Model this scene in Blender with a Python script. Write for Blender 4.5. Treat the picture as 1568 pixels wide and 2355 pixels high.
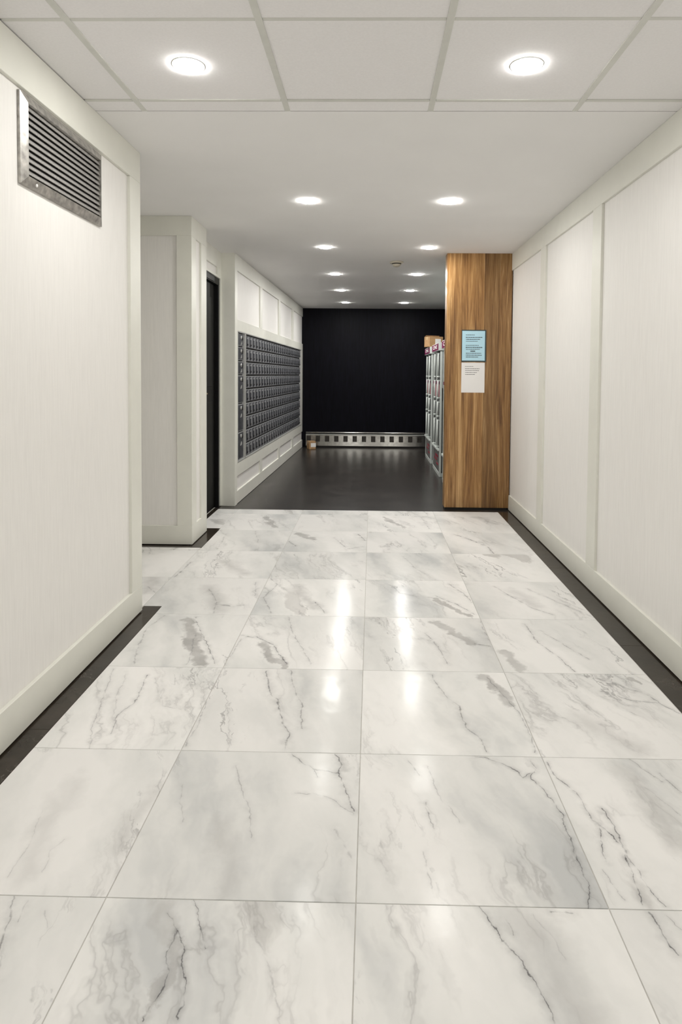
import bpy, bmesh, math, random
from mathutils import Vector, Matrix

random.seed(7)
sc = bpy.context.scene
for o in list(bpy.data.objects):
    bpy.data.objects.remove(o)
C = sc.collection

# ------------------------------------------------------------------ camera
F_PX, CX, CY = 1465.29, 828.71, 917.27
PITCH, YAW, ROLL = 0.0381, -0.0178, 0.0081
CAM = Vector((0.0278, -1.4983, 1.2816))
cp, sp, cyw, syw, cr, sr = (math.cos(PITCH), math.sin(PITCH), math.cos(YAW),
                            math.sin(YAW), math.cos(ROLL), math.sin(ROLL))
fw = Vector((syw * cp, cyw * cp, -sp))
rt = Vector((cyw, -syw, 0))
up = rt.cross(fw)
rt2 = cr * rt + sr * up
up2 = -sr * rt + cr * up
cam = bpy.data.cameras.new('camera')
camo = bpy.data.objects.new('camera', cam)
C.objects.link(camo)
m3 = Matrix((rt2, up2, -fw)).transposed()
camo.matrix_world = Matrix.Translation(CAM) @ m3.to_4x4()
cam.sensor_fit = 'HORIZONTAL'
cam.sensor_width = 36.0
cam.lens = F_PX * 36.0 / 1568.0
cam.shift_x = (784.0 - CX) / 1568.0
cam.shift_y = (CY - 1177.5) / 1568.0
cam.clip_start = 0.05
sc.camera = camo

# ------------------------------------------------------------------ world, exposure
w = bpy.data.worlds.new('world')
sc.world = w
w.use_nodes = True
w.node_tree.nodes['Background'].inputs[0].default_value = (0.9, 0.95, 1, 1)
w.node_tree.nodes['Background'].inputs[1].default_value = 0.05
sc.view_settings.view_transform = 'Standard'
sc.view_settings.look = 'None'
sc.view_settings.gamma = 1
sc.view_settings.use_curve_mapping = False
sc.view_settings.exposure = 1.98
LAMP = 62.0            # radiance of every downlight diffuser
LAMP_COL = (1.0, 0.985, 0.945)

# ------------------------------------------------------------------ material helpers
def new_mat(name):
    m = bpy.data.materials.new(name)
    m.use_nodes = True
    nt = m.node_tree
    return m, nt, nt.nodes['Principled BSDF']

def node(nt, t, **kw):
    n = nt.nodes.new(t)
    for k, v in kw.items():
        if k.startswith('i_'):
            n.inputs[k[2:]].default_value = v
        else:
            setattr(n, k, v)
    return n

def ramp(nt, fac, stops):
    r = nt.nodes.new('ShaderNodeValToRGB')
    e = r.color_ramp.elements
    while len(e) < len(stops):
        e.new(0.5)
    for el, (p, c) in zip(e, stops):
        el.position = p
        el.color = (c[0], c[1], c[2], 1) if not isinstance(c, (int, float)) else (c, c, c, 1)
    nt.links.new(fac, r.inputs[0])
    return r.outputs[0]

def math_n(nt, op, a, b=None):
    n = nt.nodes.new('ShaderNodeMath')
    n.operation = op
    for i, v in enumerate((a, b)):
        if v is None:
            continue
        if isinstance(v, (int, float)):
            n.inputs[i].default_value = v
        else:
            nt.links.new(v, n.inputs[i])
    return n.outputs[0]

def mix_col(nt, fac, a, b, mode='MIX'):
    n = nt.nodes.new('ShaderNodeMix')
    n.data_type = 'RGBA'
    n.blend_type = mode
    for s, v in ((n.inputs[0], fac), (n.inputs[6], a), (n.inputs[7], b)):
        if isinstance(v, (int, float)):
            s.default_value = v
        elif isinstance(v, tuple):
            s.default_value = (v[0], v[1], v[2], 1)
        else:
            nt.links.new(v, s)
    return n.outputs[2]

def vary_coord(nt, scale, rotz=0.0, k=(37.0, 91.0, 13.0), src='Object'):
    """object coordinates, shifted by the object's own random number, then scaled"""
    tc = node(nt, 'ShaderNodeTexCoord')
    oi = node(nt, 'ShaderNodeObjectInfo')
    off = node(nt, 'ShaderNodeVectorMath', operation='SCALE')
    off.inputs[0].default_value = k
    nt.links.new(oi.outputs['Random'], off.inputs[3])
    ro = node(nt, 'ShaderNodeMapping')
    ro.inputs['Rotation'].default_value = (0, 0, rotz)
    nt.links.new(tc.outputs[src], ro.inputs[0])
    mp = node(nt, 'ShaderNodeVectorMath', operation='MULTIPLY')
    mp.inputs[1].default_value = scale
    nt.links.new(ro.outputs[0], mp.inputs[0])
    ad = node(nt, 'ShaderNodeVectorMath', operation='ADD')
    nt.links.new(mp.outputs[0], ad.inputs[0])
    nt.links.new(off.outputs[0], ad.inputs[1])
    return ad.outputs[0], oi

def noise(nt, vec, scale, detail=4, rough=0.5, dist=0.0):
    n = node(nt, 'ShaderNodeTexNoise')
    n.inputs['Scale'].default_value = scale
    n.inputs['Detail'].default_value = detail
    n.inputs['Roughness'].default_value = rough
    n.inputs['Distortion'].default_value = dist
    nt.links.new(vec, n.inputs['Vector'])
    return n

def bump(nt, b, h, strength, dist=0.01):
    n = node(nt, 'ShaderNodeBump')
    n.inputs['Strength'].default_value = strength
    n.inputs['Distance'].default_value = dist
    nt.links.new(h, n.inputs['Height'])
    nt.links.new(n.outputs[0], b.inputs['Normal'])

def plain(name, col, rough=0.5, metal=0.0, grain=0.04, gscale=60.0, spec=0.5, bmp=0.0, stretch=(1, 1, 1)):
    m, nt, b = new_mat(name)
    v, oi = vary_coord(nt, stretch)
    n = noise(nt, v, gscale, 3)
    lo = tuple(max(0, c * (1 - grain)) for c in col)
    hi = tuple(min(1, c * (1 + grain)) for c in col)
    nt.links.new(ramp(nt, n.outputs[0], [(0.3, lo), (0.7, hi)]), b.inputs['Base Color'])
    b.inputs['Roughness'].default_value = rough
    b.inputs['Metallic'].default_value = metal
    b.inputs['Specular IOR Level'].default_value = spec
    if bmp:
        bump(nt, b, n.outputs[0], bmp, 0.002)
    return m

M = {}
M['trim'] = plain('trim_paint', (0.80, 0.795, 0.725), 0.42, grain=0.02, gscale=8)
M['panel'] = plain('panel_wallcovering', (0.87, 0.85, 0.82), 0.55, grain=0.025, gscale=14, bmp=0.08, stretch=(9, 9, 0.5))
M['ceil'] = plain('ceiling_paint', (0.90, 0.89, 0.88), 0.8, grain=0.012, gscale=3)
M['ctile'] = plain('ceiling_tile', (0.90, 0.885, 0.885), 0.85, grain=0.02, gscale=120, bmp=0.1)
M['tbar'] = plain('ceiling_grid_metal', (0.70, 0.70, 0.655), 0.5, grain=0.03, gscale=20)
M['navy'] = plain('navy_wallcovering', (0.0022, 0.0021, 0.0046), 0.55, grain=0.5, gscale=7, bmp=0.22, stretch=(9, 9, 0.6), spec=0.10)
M['black'] = plain('black_door_paint', (0.0025, 0.0025, 0.0025), 0.5, grain=0.2, spec=0.15)
M['blackframe'] = plain('black_metal_frame', (0.005, 0.005, 0.0055), 0.45, grain=0.2, spec=0.2)
M['void'] = plain('dark_gap', (0.01, 0.009, 0.008), 0.8, grain=0.2)
M['grout'] = plain('grout', (0.56, 0.54, 0.50), 0.7, grain=0.12, gscale=30)
M['white_plastic'] = plain('white_plastic', (0.80, 0.79, 0.76), 0.35, grain=0.02)
M['cream_plastic'] = plain('cream_plastic', (0.62, 0.57, 0.47), 0.4, grain=0.03)
M['mail_face'] = plain('mailbox_face_metal', (0.055, 0.058, 0.068), 0.42, metal=0.2, grain=0.35, gscale=24)
M['mail_rim'] = plain('mailbox_rim_metal', (0.33, 0.335, 0.35), 0.40, metal=0.3, grain=0.15, gscale=24)
M['alu'] = plain('brushed_aluminium', (0.66, 0.66, 0.64), 0.35, metal=0.55, grain=0.08, gscale=30, stretch=(1, 1, 14))
M['vent'] = plain('aged_vent_metal', (0.40, 0.385, 0.36), 0.38, metal=0.75, grain=0.35, gscale=35)
M['vent_slat'] = plain('perforated_slat_metal', (0.46, 0.445, 0.43), 0.45, metal=0.4, grain=0.3, gscale=190)
M['steel'] = plain('polished_steel', (0.50, 0.49, 0.46), 0.26, metal=1.0, grain=0.2, gscale=18)
_nt = M['steel'].node_tree
_b = _nt.nodes['Principled BSDF']
_b.inputs['Anisotropic'].default_value = 0.97
_tg = node(_nt, 'ShaderNodeTangent', direction_type='RADIAL', axis='X')
_nt.links.new(_tg.outputs[0], _b.inputs['Tangent'])
M['vent_dark'] = plain('dark_bronze_insert', (0.045, 0.04, 0.035), 0.3, metal=0.3, grain=0.3, gscale=20)
M['locker'] = plain('locker_metal', (0.40, 0.42, 0.41), 0.38, metal=0.35, grain=0.12, gscale=20)
M['locker_dark'] = plain('locker_dark_metal', (0.075, 0.08, 0.078), 0.5, metal=0.2, grain=0.2, gscale=20)  # dark grey metal of carcass, doors and lower side panel
M['locker_panel'] = plain('locker_panel_grey', (0.17, 0.175, 0.17), 0.4, metal=0.2, grain=0.2, gscale=20)
M['locker_white'] = plain('locker_white_enamel', (0.62, 0.66, 0.63), 0.32, grain=0.03)
M['magenta'] = plain('magenta_sign', (0.20, 0.008, 0.075), 0.4, grain=0.08)
M['pink'] = plain('pink_label', (0.62, 0.20, 0.24), 0.5, grain=0.1)
M['redprint'] = plain('red_print', (0.38, 0.02, 0.05), 0.5, grain=0.2)
M['card'] = plain('cardboard', (0.45, 0.27, 0.13), 0.8, grain=0.1, gscale=18)
M['tape'] = plain('packing_tape', (0.55, 0.40, 0.22), 0.3, grain=0.06)
M['paper'] = plain('white_paper', (0.88, 0.865, 0.85), 0.7, grain=0.02, gscale=6)
M['bluepaper'] = plain('blue_paper', (0.50, 0.76, 0.88), 0.6, grain=0.03, gscale=6)
M['ink'] = plain('black_ink', (0.03, 0.035, 0.045), 0.6, grain=0.1)
M['greyink'] = plain('grey_ink', (0.17, 0.165, 0.17), 0.6, grain=0.1)
M['teal'] = plain('dark_teal_backing', (0.03, 0.06, 0.065), 0.35, grain=0.1)
M['brass'] = plain('dull_brass', (0.30, 0.22, 0.10), 0.35, metal=0.9, grain=0.1)

for nm, k in (('lamp_near', 0.80), ('lamp', 1.0), ('lamp_far', 1.7)):
    m, nt, b = new_mat(nm + '_diffuser')
    b.inputs['Base Color'].default_value = (0.9, 0.9, 0.88, 1)
    b.inputs['Emission Color'].default_value = (*LAMP_COL, 1)
    b.inputs['Emission Strength'].default_value = LAMP * k
    M[nm] = m

# natural veins ('v': width, strength, path) and grey bands ('p') of the slabs, in floor metres, by slab
VEINS = {
    (-3, 3): [
        ('p', 0.1072, 0.4, [(-1.426, 2.679), (-1.263, 2.174)]),
        ('v', 0.0101, 0.6, [(-1.223, 2.146), (-1.303, 2.249)]),
    ],
    (-3, 6): [
        ('p', 0.0892, 0.5, [(-1.335, 4.024), (-1.233, 3.866)]),
    ],
    (-2, -1): [
        ('v', 0.0067, 0.75, [(-0.836, -0.005), (-0.814, -0.068), (-0.792, -0.131), (-0.771, -0.204)]),
        ('v', 0.005, 0.5, [(-0.796, -0.011), (-0.794, -0.043), (-0.788, -0.074)]),
        ('v', 0.0049, 0.4, [(-0.738, -0.042), (-0.716, -0.09)]),
    ],
    (-2, 0): [
        ('v', 0.0046, 0.35, [(-0.925, 0.301), (-0.898, 0.203), (-0.891, 0.122), (-0.888, 0.055)]),
        ('v', 0.0045, 0.3, [(-0.805, 0.188), (-0.821, 0.147), (-0.806, 0.072)]),
        ('p', 0.0608, 0.28, [(-0.623, 0.39), (-0.637, 0.28), (-0.626, 0.177)]),
        ('p', 0.0716, 0.22, [(-0.892, 0.43), (-0.876, 0.238), (-0.852, 0.08)]),
    ],
    (-2, 1): [
        ('v', 0.0049, 0.55, [(-1.082, 1.195), (-1.011, 0.918), (-0.978, 0.762), (-0.938, 0.637)]),
        ('v', 0.0049, 0.85, [(-0.917, 1.141), (-0.883, 0.923), (-0.915, 0.808), (-0.889, 0.705)]),
        ('v', 0.005, 0.35, [(-0.873, 1.123), (-0.806, 0.976), (-0.76, 0.894), (-0.677, 0.871)]),
        ('v', 0.0051, 0.4, [(-1.015, 1.169), (-0.971, 0.967), (-0.933, 0.838)]),
    ],
    (-2, 2): [
        ('p', 0.0694, 0.75, [(-0.924, 1.749), (-0.813, 1.479), (-0.72, 1.249)]),
        ('v', 0.0062, 0.9, [(-0.889, 1.786), (-0.801, 1.587), (-0.727, 1.433), (-0.651, 1.252)]),
        ('v', 0.0059, 0.6, [(-0.833, 1.585), (-0.793, 1.384), (-0.777, 1.247)]),
        ('v', 0.0103, 0.55, [(-1.059, 1.81), (-1.09, 1.629), (-1.059, 1.421), (-1.005, 1.239)]),
    ],
    (-2, 3): [
        ('v', 0.0071, 0.85, [(-0.819, 1.979), (-0.725, 1.95), (-0.669, 1.972)]),
        ('v', 0.0072, 0.6, [(-0.932, 2.233), (-0.827, 2.013), (-0.811, 1.85)]),
        ('p', 0.098, 0.3, [(-0.94, 2.264), (-0.779, 1.915)]),
        ('v', 0.0077, 0.5, [(-0.678, 2.364), (-0.636, 2.133)]),
    ],
    (-2, 4): [
        ('v', 0.0111, 0.7, [(-1.189, 2.759), (-1.194, 2.522), (-1.212, 2.374)]),
        ('p', 0.0852, 0.35, [(-0.958, 2.8), (-0.783, 2.522)]),
    ],
    (-2, 5): [
        ('v', 0.0102, 0.5, [(-0.91, 3.626), (-0.826, 3.293)]),
        ('v', 0.0131, 0.4, [(-1.126, 3.53), (-1.091, 3.099)]),
    ],
    (-2, 6): [
        ('p', 0.0596, 0.7, [(-0.913, 4.132), (-0.774, 3.781)]),
    ],
    (-1, -1): [
        ('v', 0.0044, 1, [(-0.41, -0.088), (-0.417, -0.155), (-0.395, -0.191), (-0.393, -0.235), (-0.404, -0.262), (-0.415, -0.294)]),
        ('v', 0.0036, 0.9, [(-0.41, -0.088), (-0.378, -0.138), (-0.371, -0.18), (-0.35, -0.214), (-0.346, -0.284)]),
        ('p', 0.0303, 0.45, [(-0.406, -0.132), (-0.395, -0.194), (-0.391, -0.25)]),
        ('v', 0.0029, 0.9, [(-0.395, 0.0), (-0.369, -0.062), (-0.351, -0.097), (-0.331, -0.131)]),
        ('v', 0.0029, 0.6, [(-0.444, -0.034), (-0.424, -0.069), (-0.41, -0.088)]),
        ('v', 0.0056, 0.35, [(-0.249, -0.022), (-0.236, -0.077), (-0.206, -0.133), (-0.17, -0.199), (-0.143, -0.283)]),
    ],
    (-1, 0): [
        ('v', 0.0051, 0.5, [(-0.407, 0.529), (-0.348, 0.376), (-0.314, 0.31), (-0.293, 0.211)]),
        ('v', 0.005, 0.4, [(-0.554, 0.433), (-0.527, 0.332), (-0.504, 0.266)]),
        ('p', 0.0676, 0.3, [(-0.397, 0.27), (-0.342, 0.146), (-0.336, 0.042)]),
        ('v', 0.0042, 0.85, [(-0.236, 0.606), (-0.185, 0.552), (-0.153, 0.514), (-0.134, 0.478)]),
        ('v', 0.0041, 0.85, [(-0.153, 0.518), (-0.102, 0.515), (-0.065, 0.503)]),
        ('v', 0.0067, 0.85, [(-0.086, 0.611), (-0.06, 0.551), (-0.064, 0.492), (-0.04, 0.418), (-0.034, 0.384), (-0.016, 0.326)]),
        ('v', 0.0038, 0.6, [(-0.196, 0.403), (-0.127, 0.393), (-0.086, 0.38), (-0.05, 0.34), (-0.016, 0.313)]),
        ('p', 0.0307, 0.35, [(-0.077, 0.579), (-0.053, 0.51)]),
        ('v', 0.0092, 0.35, [(-0.068, 0.244), (-0.014, 0.147)]),
    ],
    (-1, 1): [
        ('v', 0.0081, 0.8, [(-0.418, 1.198), (-0.366, 0.991), (-0.333, 0.958), (-0.297, 0.828), (-0.259, 0.725), (-0.255, 0.633)]),
        ('v', 0.0068, 0.7, [(-0.313, 1.202), (-0.271, 1.029), (-0.232, 0.912), (-0.215, 0.755)]),
        ('v', 0.0062, 0.35, [(-0.527, 0.918), (-0.485, 0.778), (-0.446, 0.64)]),
        ('v', 0.0077, 0.5, [(-0.601, 0.929), (-0.597, 0.743), (-0.604, 0.635)]),
    ],
    (-1, 2): [
        ('p', 0.0469, 0.75, [(-0.49, 1.486), (-0.426, 1.369), (-0.356, 1.241)]),
        ('v', 0.006, 0.9, [(-0.53, 1.555), (-0.429, 1.468), (-0.34, 1.263)]),
        ('v', 0.0062, 0.7, [(-0.599, 1.568), (-0.538, 1.539)]),
        ('v', 0.0079, 0.5, [(-0.589, 1.522), (-0.602, 1.377), (-0.611, 1.245)]),
        ('v', 0.0062, 0.55, [(-0.401, 1.805), (-0.353, 1.603), (-0.291, 1.449), (-0.232, 1.267)]),
    ],
    (-1, 3): [
        ('v', 0.0101, 0.6, [(-0.597, 2.442), (-0.536, 2.329), (-0.58, 2.1), (-0.505, 1.862)]),
        ('v', 0.0094, 0.8, [(-0.282, 2.035), (-0.25, 1.969), (-0.218, 1.874)]),
        ('p', 0.0644, 0.4, [(-0.423, 2.294), (-0.276, 1.968)]),
    ],
    (-1, 5): [
        ('p', 0.0476, 0.6, [(-0.558, 3.558), (-0.401, 3.404)]),
        ('v', 0.0098, 0.7, [(-0.595, 3.33), (-0.529, 3.197)]),
        ('v', 0.0098, 0.6, [(-0.258, 3.451), (-0.141, 3.144), (-0.03, 3.208)]),
        ('v', 0.0136, 0.8, [(-0.066, 3.569), (-0.019, 3.396)]),
    ],
    (0, -1): [
        ('v', 0.0046, 0.95, [(0.296, -0.003), (0.322, -0.056), (0.336, -0.096), (0.35, -0.118), (0.369, -0.144), (0.381, -0.19), (0.394, -0.233), (0.399, -0.277)]),
        ('p', 0.1018, 0.36, [(0.394, -0.03), (0.428, -0.131), (0.461, -0.264)]),
        ('v', 0.0049, 0.8, [(0.353, -0.034), (0.359, -0.078)]),
        ('v', 0.0061, 0.7, [(0.47, -0.009), (0.517, -0.01)]),
        ('v', 0.0029, 0.35, [(0.424, -0.022), (0.443, -0.07), (0.462, -0.142)]),
    ],
    (0, 0): [
        ('v', 0.0042, 0.95, [(0.374, 0.608), (0.432, 0.597), (0.472, 0.572), (0.513, 0.527), (0.521, 0.498), (0.554, 0.522)]),
        ('v', 0.0043, 1, [(0.565, 0.594), (0.575, 0.547), (0.547, 0.495), (0.574, 0.436), (0.587, 0.365), (0.596, 0.326), (0.585, 0.289), (0.588, 0.236), (0.585, 0.172), (0.583, 0.118), (0.587, 0.081), (0.563, 0.0)]),
        ('v', 0.0056, 0.5, [(0.163, 0.582), (0.188, 0.499)]),
        ('v', 0.0037, 0.7, [(0.205, 0.373), (0.204, 0.296), (0.211, 0.261)]),
        ('v', 0.0039, 0.45, [(0.22, 0.548), (0.238, 0.436), (0.246, 0.38), (0.28, 0.328), (0.294, 0.29)]),
        ('v', 0.0055, 0.45, [(0.176, 0.176), (0.185, 0.085), (0.193, 0.036)]),
        ('v', 0.0078, 0.25, [(0.045, 0.172), (0.078, 0.097)]),
    ],
    (0, 1): [
        ('p', 0.0522, 0.6, [(0.497, 1.17), (0.558, 1.046), (0.587, 0.936)]),
        ('v', 0.0048, 0.7, [(0.53, 1.179), (0.595, 0.891), (0.607, 0.767), (0.596, 0.632)]),
        ('v', 0.0065, 0.75, [(0.293, 1.183), (0.331, 1.014), (0.374, 0.932), (0.384, 0.774), (0.422, 0.706), (0.431, 0.632)]),
    ],
    (0, 2): [
        ('p', 0.0557, 0.6, [(0.362, 1.775), (0.446, 1.639), (0.523, 1.513)]),
        ('v', 0.0061, 0.75, [(0.534, 1.504), (0.605, 1.482)]),
        ('v', 0.0081, 0.65, [(0.302, 1.628), (0.353, 1.473), (0.372, 1.288)]),
        ('v', 0.0085, 0.5, [(0.609, 1.809), (0.603, 1.587), (0.616, 1.435)]),
    ],
    (0, 3): [
        ('v', 0.0076, 0.6, [(0.132, 2.373), (0.207, 2.205), (0.308, 2.15), (0.384, 2.132)]),
        ('p', 0.0428, 0.65, [(0.406, 2.097), (0.484, 1.991), (0.562, 1.873)]),
        ('v', 0.0072, 0.7, [(0.405, 2.169), (0.513, 2.033), (0.588, 1.893)]),
        ('v', 0.0076, 0.75, [(0.514, 2.381), (0.574, 2.22), (0.602, 2.07)]),
    ],
    (0, 4): [
        ('v', 0.0087, 0.45, [(0.256, 2.96), (0.332, 2.681), (0.392, 2.546)]),
    ],
    (0, 6): [
        ('p', 0.0451, 0.6, [(0.136, 4.188), (0.313, 3.837)]),
        ('v', 0.0114, 0.5, [(0.469, 4.368), (0.517, 3.787)]),
    ],
    (1, -1): [
        ('v', 0.0068, 1, [(0.702, -0.009), (0.709, -0.052), (0.709, -0.08), (0.716, -0.124)]),
        ('v', 0.004, 0.6, [(0.742, -0.014), (0.757, -0.056)]),
    ],
    (1, 0): [
        ('v', 0.0039, 0.9, [(0.621, 0.584), (0.637, 0.491), (0.667, 0.429), (0.675, 0.368), (0.677, 0.301), (0.687, 0.292)]),
        ('v', 0.0041, 1, [(0.687, 0.292), (0.674, 0.222), (0.66, 0.174), (0.66, 0.15)]),
        ('v', 0.0032, 0.6, [(0.64, 0.12), (0.656, 0.022)]),
        ('v', 0.0045, 1, [(0.687, 0.292), (0.714, 0.232), (0.72, 0.199), (0.722, 0.159), (0.733, 0.115), (0.731, 0.071), (0.736, 0.045), (0.749, 0.003)]),
        ('v', 0.0046, 1, [(0.723, 0.359), (0.726, 0.294), (0.723, 0.224), (0.716, 0.176), (0.71, 0.114), (0.703, 0.071), (0.694, 0.01)]),
        ('v', 0.0042, 0.7, [(0.901, 0.605), (0.935, 0.533), (0.959, 0.49)]),
        ('v', 0.0041, 0.7, [(0.965, 0.534), (0.996, 0.439)]),
        ('v', 0.0039, 0.5, [(0.888, 0.456), (0.909, 0.424), (0.924, 0.385), (0.939, 0.332)]),
        ('p', 0.0707, 0.32, [(0.855, 0.549), (0.88, 0.381), (0.882, 0.222)]),
    ],
    (1, 1): [
        ('v', 0.0053, 0.9, [(0.926, 1.209), (1.045, 1.151), (1.086, 1.093), (1.144, 1.059), (1.169, 0.975), (1.207, 0.908)]),
        ('p', 0.0289, 0.7, [(1.117, 1.176), (1.152, 1.128)]),
        ('v', 0.0051, 0.75, [(0.97, 1.071), (1.074, 0.995), (1.155, 0.981)]),
        ('v', 0.0051, 0.4, [(0.666, 1.043), (0.692, 0.942)]),
        ('v', 0.0066, 0.35, [(0.859, 1.032), (0.883, 0.898), (0.923, 0.823)]),
        ('p', 0.0853, 0.3, [(0.818, 0.88), (0.892, 0.765), (0.963, 0.674)]),
    ],
    (1, 2): [
        ('p', 0.0542, 0.55, [(0.644, 1.422), (0.694, 1.249)]),
        ('v', 0.0061, 0.85, [(0.828, 1.759), (0.839, 1.54), (0.884, 1.399), (0.92, 1.237)]),
        ('v', 0.0062, 0.6, [(0.885, 1.677), (0.965, 1.495), (1.023, 1.359)]),
    ],
    (1, 3): [
        ('v', 0.0073, 0.7, [(0.779, 2.344), (0.874, 2.116), (0.93, 1.983), (1.005, 1.903)]),
        ('v', 0.0073, 0.6, [(0.974, 2.313), (1.054, 2.166), (1.165, 1.96), (1.219, 1.868)]),
        ('p', 0.0745, 0.3, [(0.879, 2.263), (0.97, 2.017)]),
    ],
    (1, 5): [
        ('v', 0.0116, 0.85, [(0.701, 3.607), (0.814, 3.437), (0.903, 3.253), (0.916, 3.067)]),
    ],
    (1, 6): [
        ('v', 0.0116, 0.6, [(0.923, 4.393), (1.081, 4.135), (1.226, 3.9)]),
        ('p', 0.0691, 0.4, [(0.967, 4.268), (1.11, 3.988)]),
    ],
}

def seg_distance(nt, P, pts):
    best = None
    for (ax, ay), (bx, by) in zip(pts, pts[1:]):
        dx, dy = bx - ax, by - ay
        L2 = max(dx * dx + dy * dy, 1e-8)
        pa = node(nt, 'ShaderNodeVectorMath', operation='SUBTRACT')
        nt.links.new(P, pa.inputs[0]); pa.inputs[1].default_value = (ax, ay, 0)
        dt = node(nt, 'ShaderNodeVectorMath', operation='DOT_PRODUCT')
        nt.links.new(pa.outputs[0], dt.inputs[0]); dt.inputs[1].default_value = (dx / L2, dy / L2, 0)
        h = math_n(nt, 'ADD', dt.outputs['Value'], 0.0)
        h.node.use_clamp = True
        ba = node(nt, 'ShaderNodeVectorMath', operation='SCALE')
        ba.inputs[0].default_value = (dx, dy, 0); nt.links.new(h, ba.inputs[3])
        ds = node(nt, 'ShaderNodeVectorMath', operation='DISTANCE')
        nt.links.new(pa.outputs[0], ds.inputs[0]); nt.links.new(ba.outputs[0], ds.inputs[1])
        d = ds.outputs['Value']
        best = d if best is None else math_n(nt, 'MINIMUM', best, d)
    return best

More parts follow.
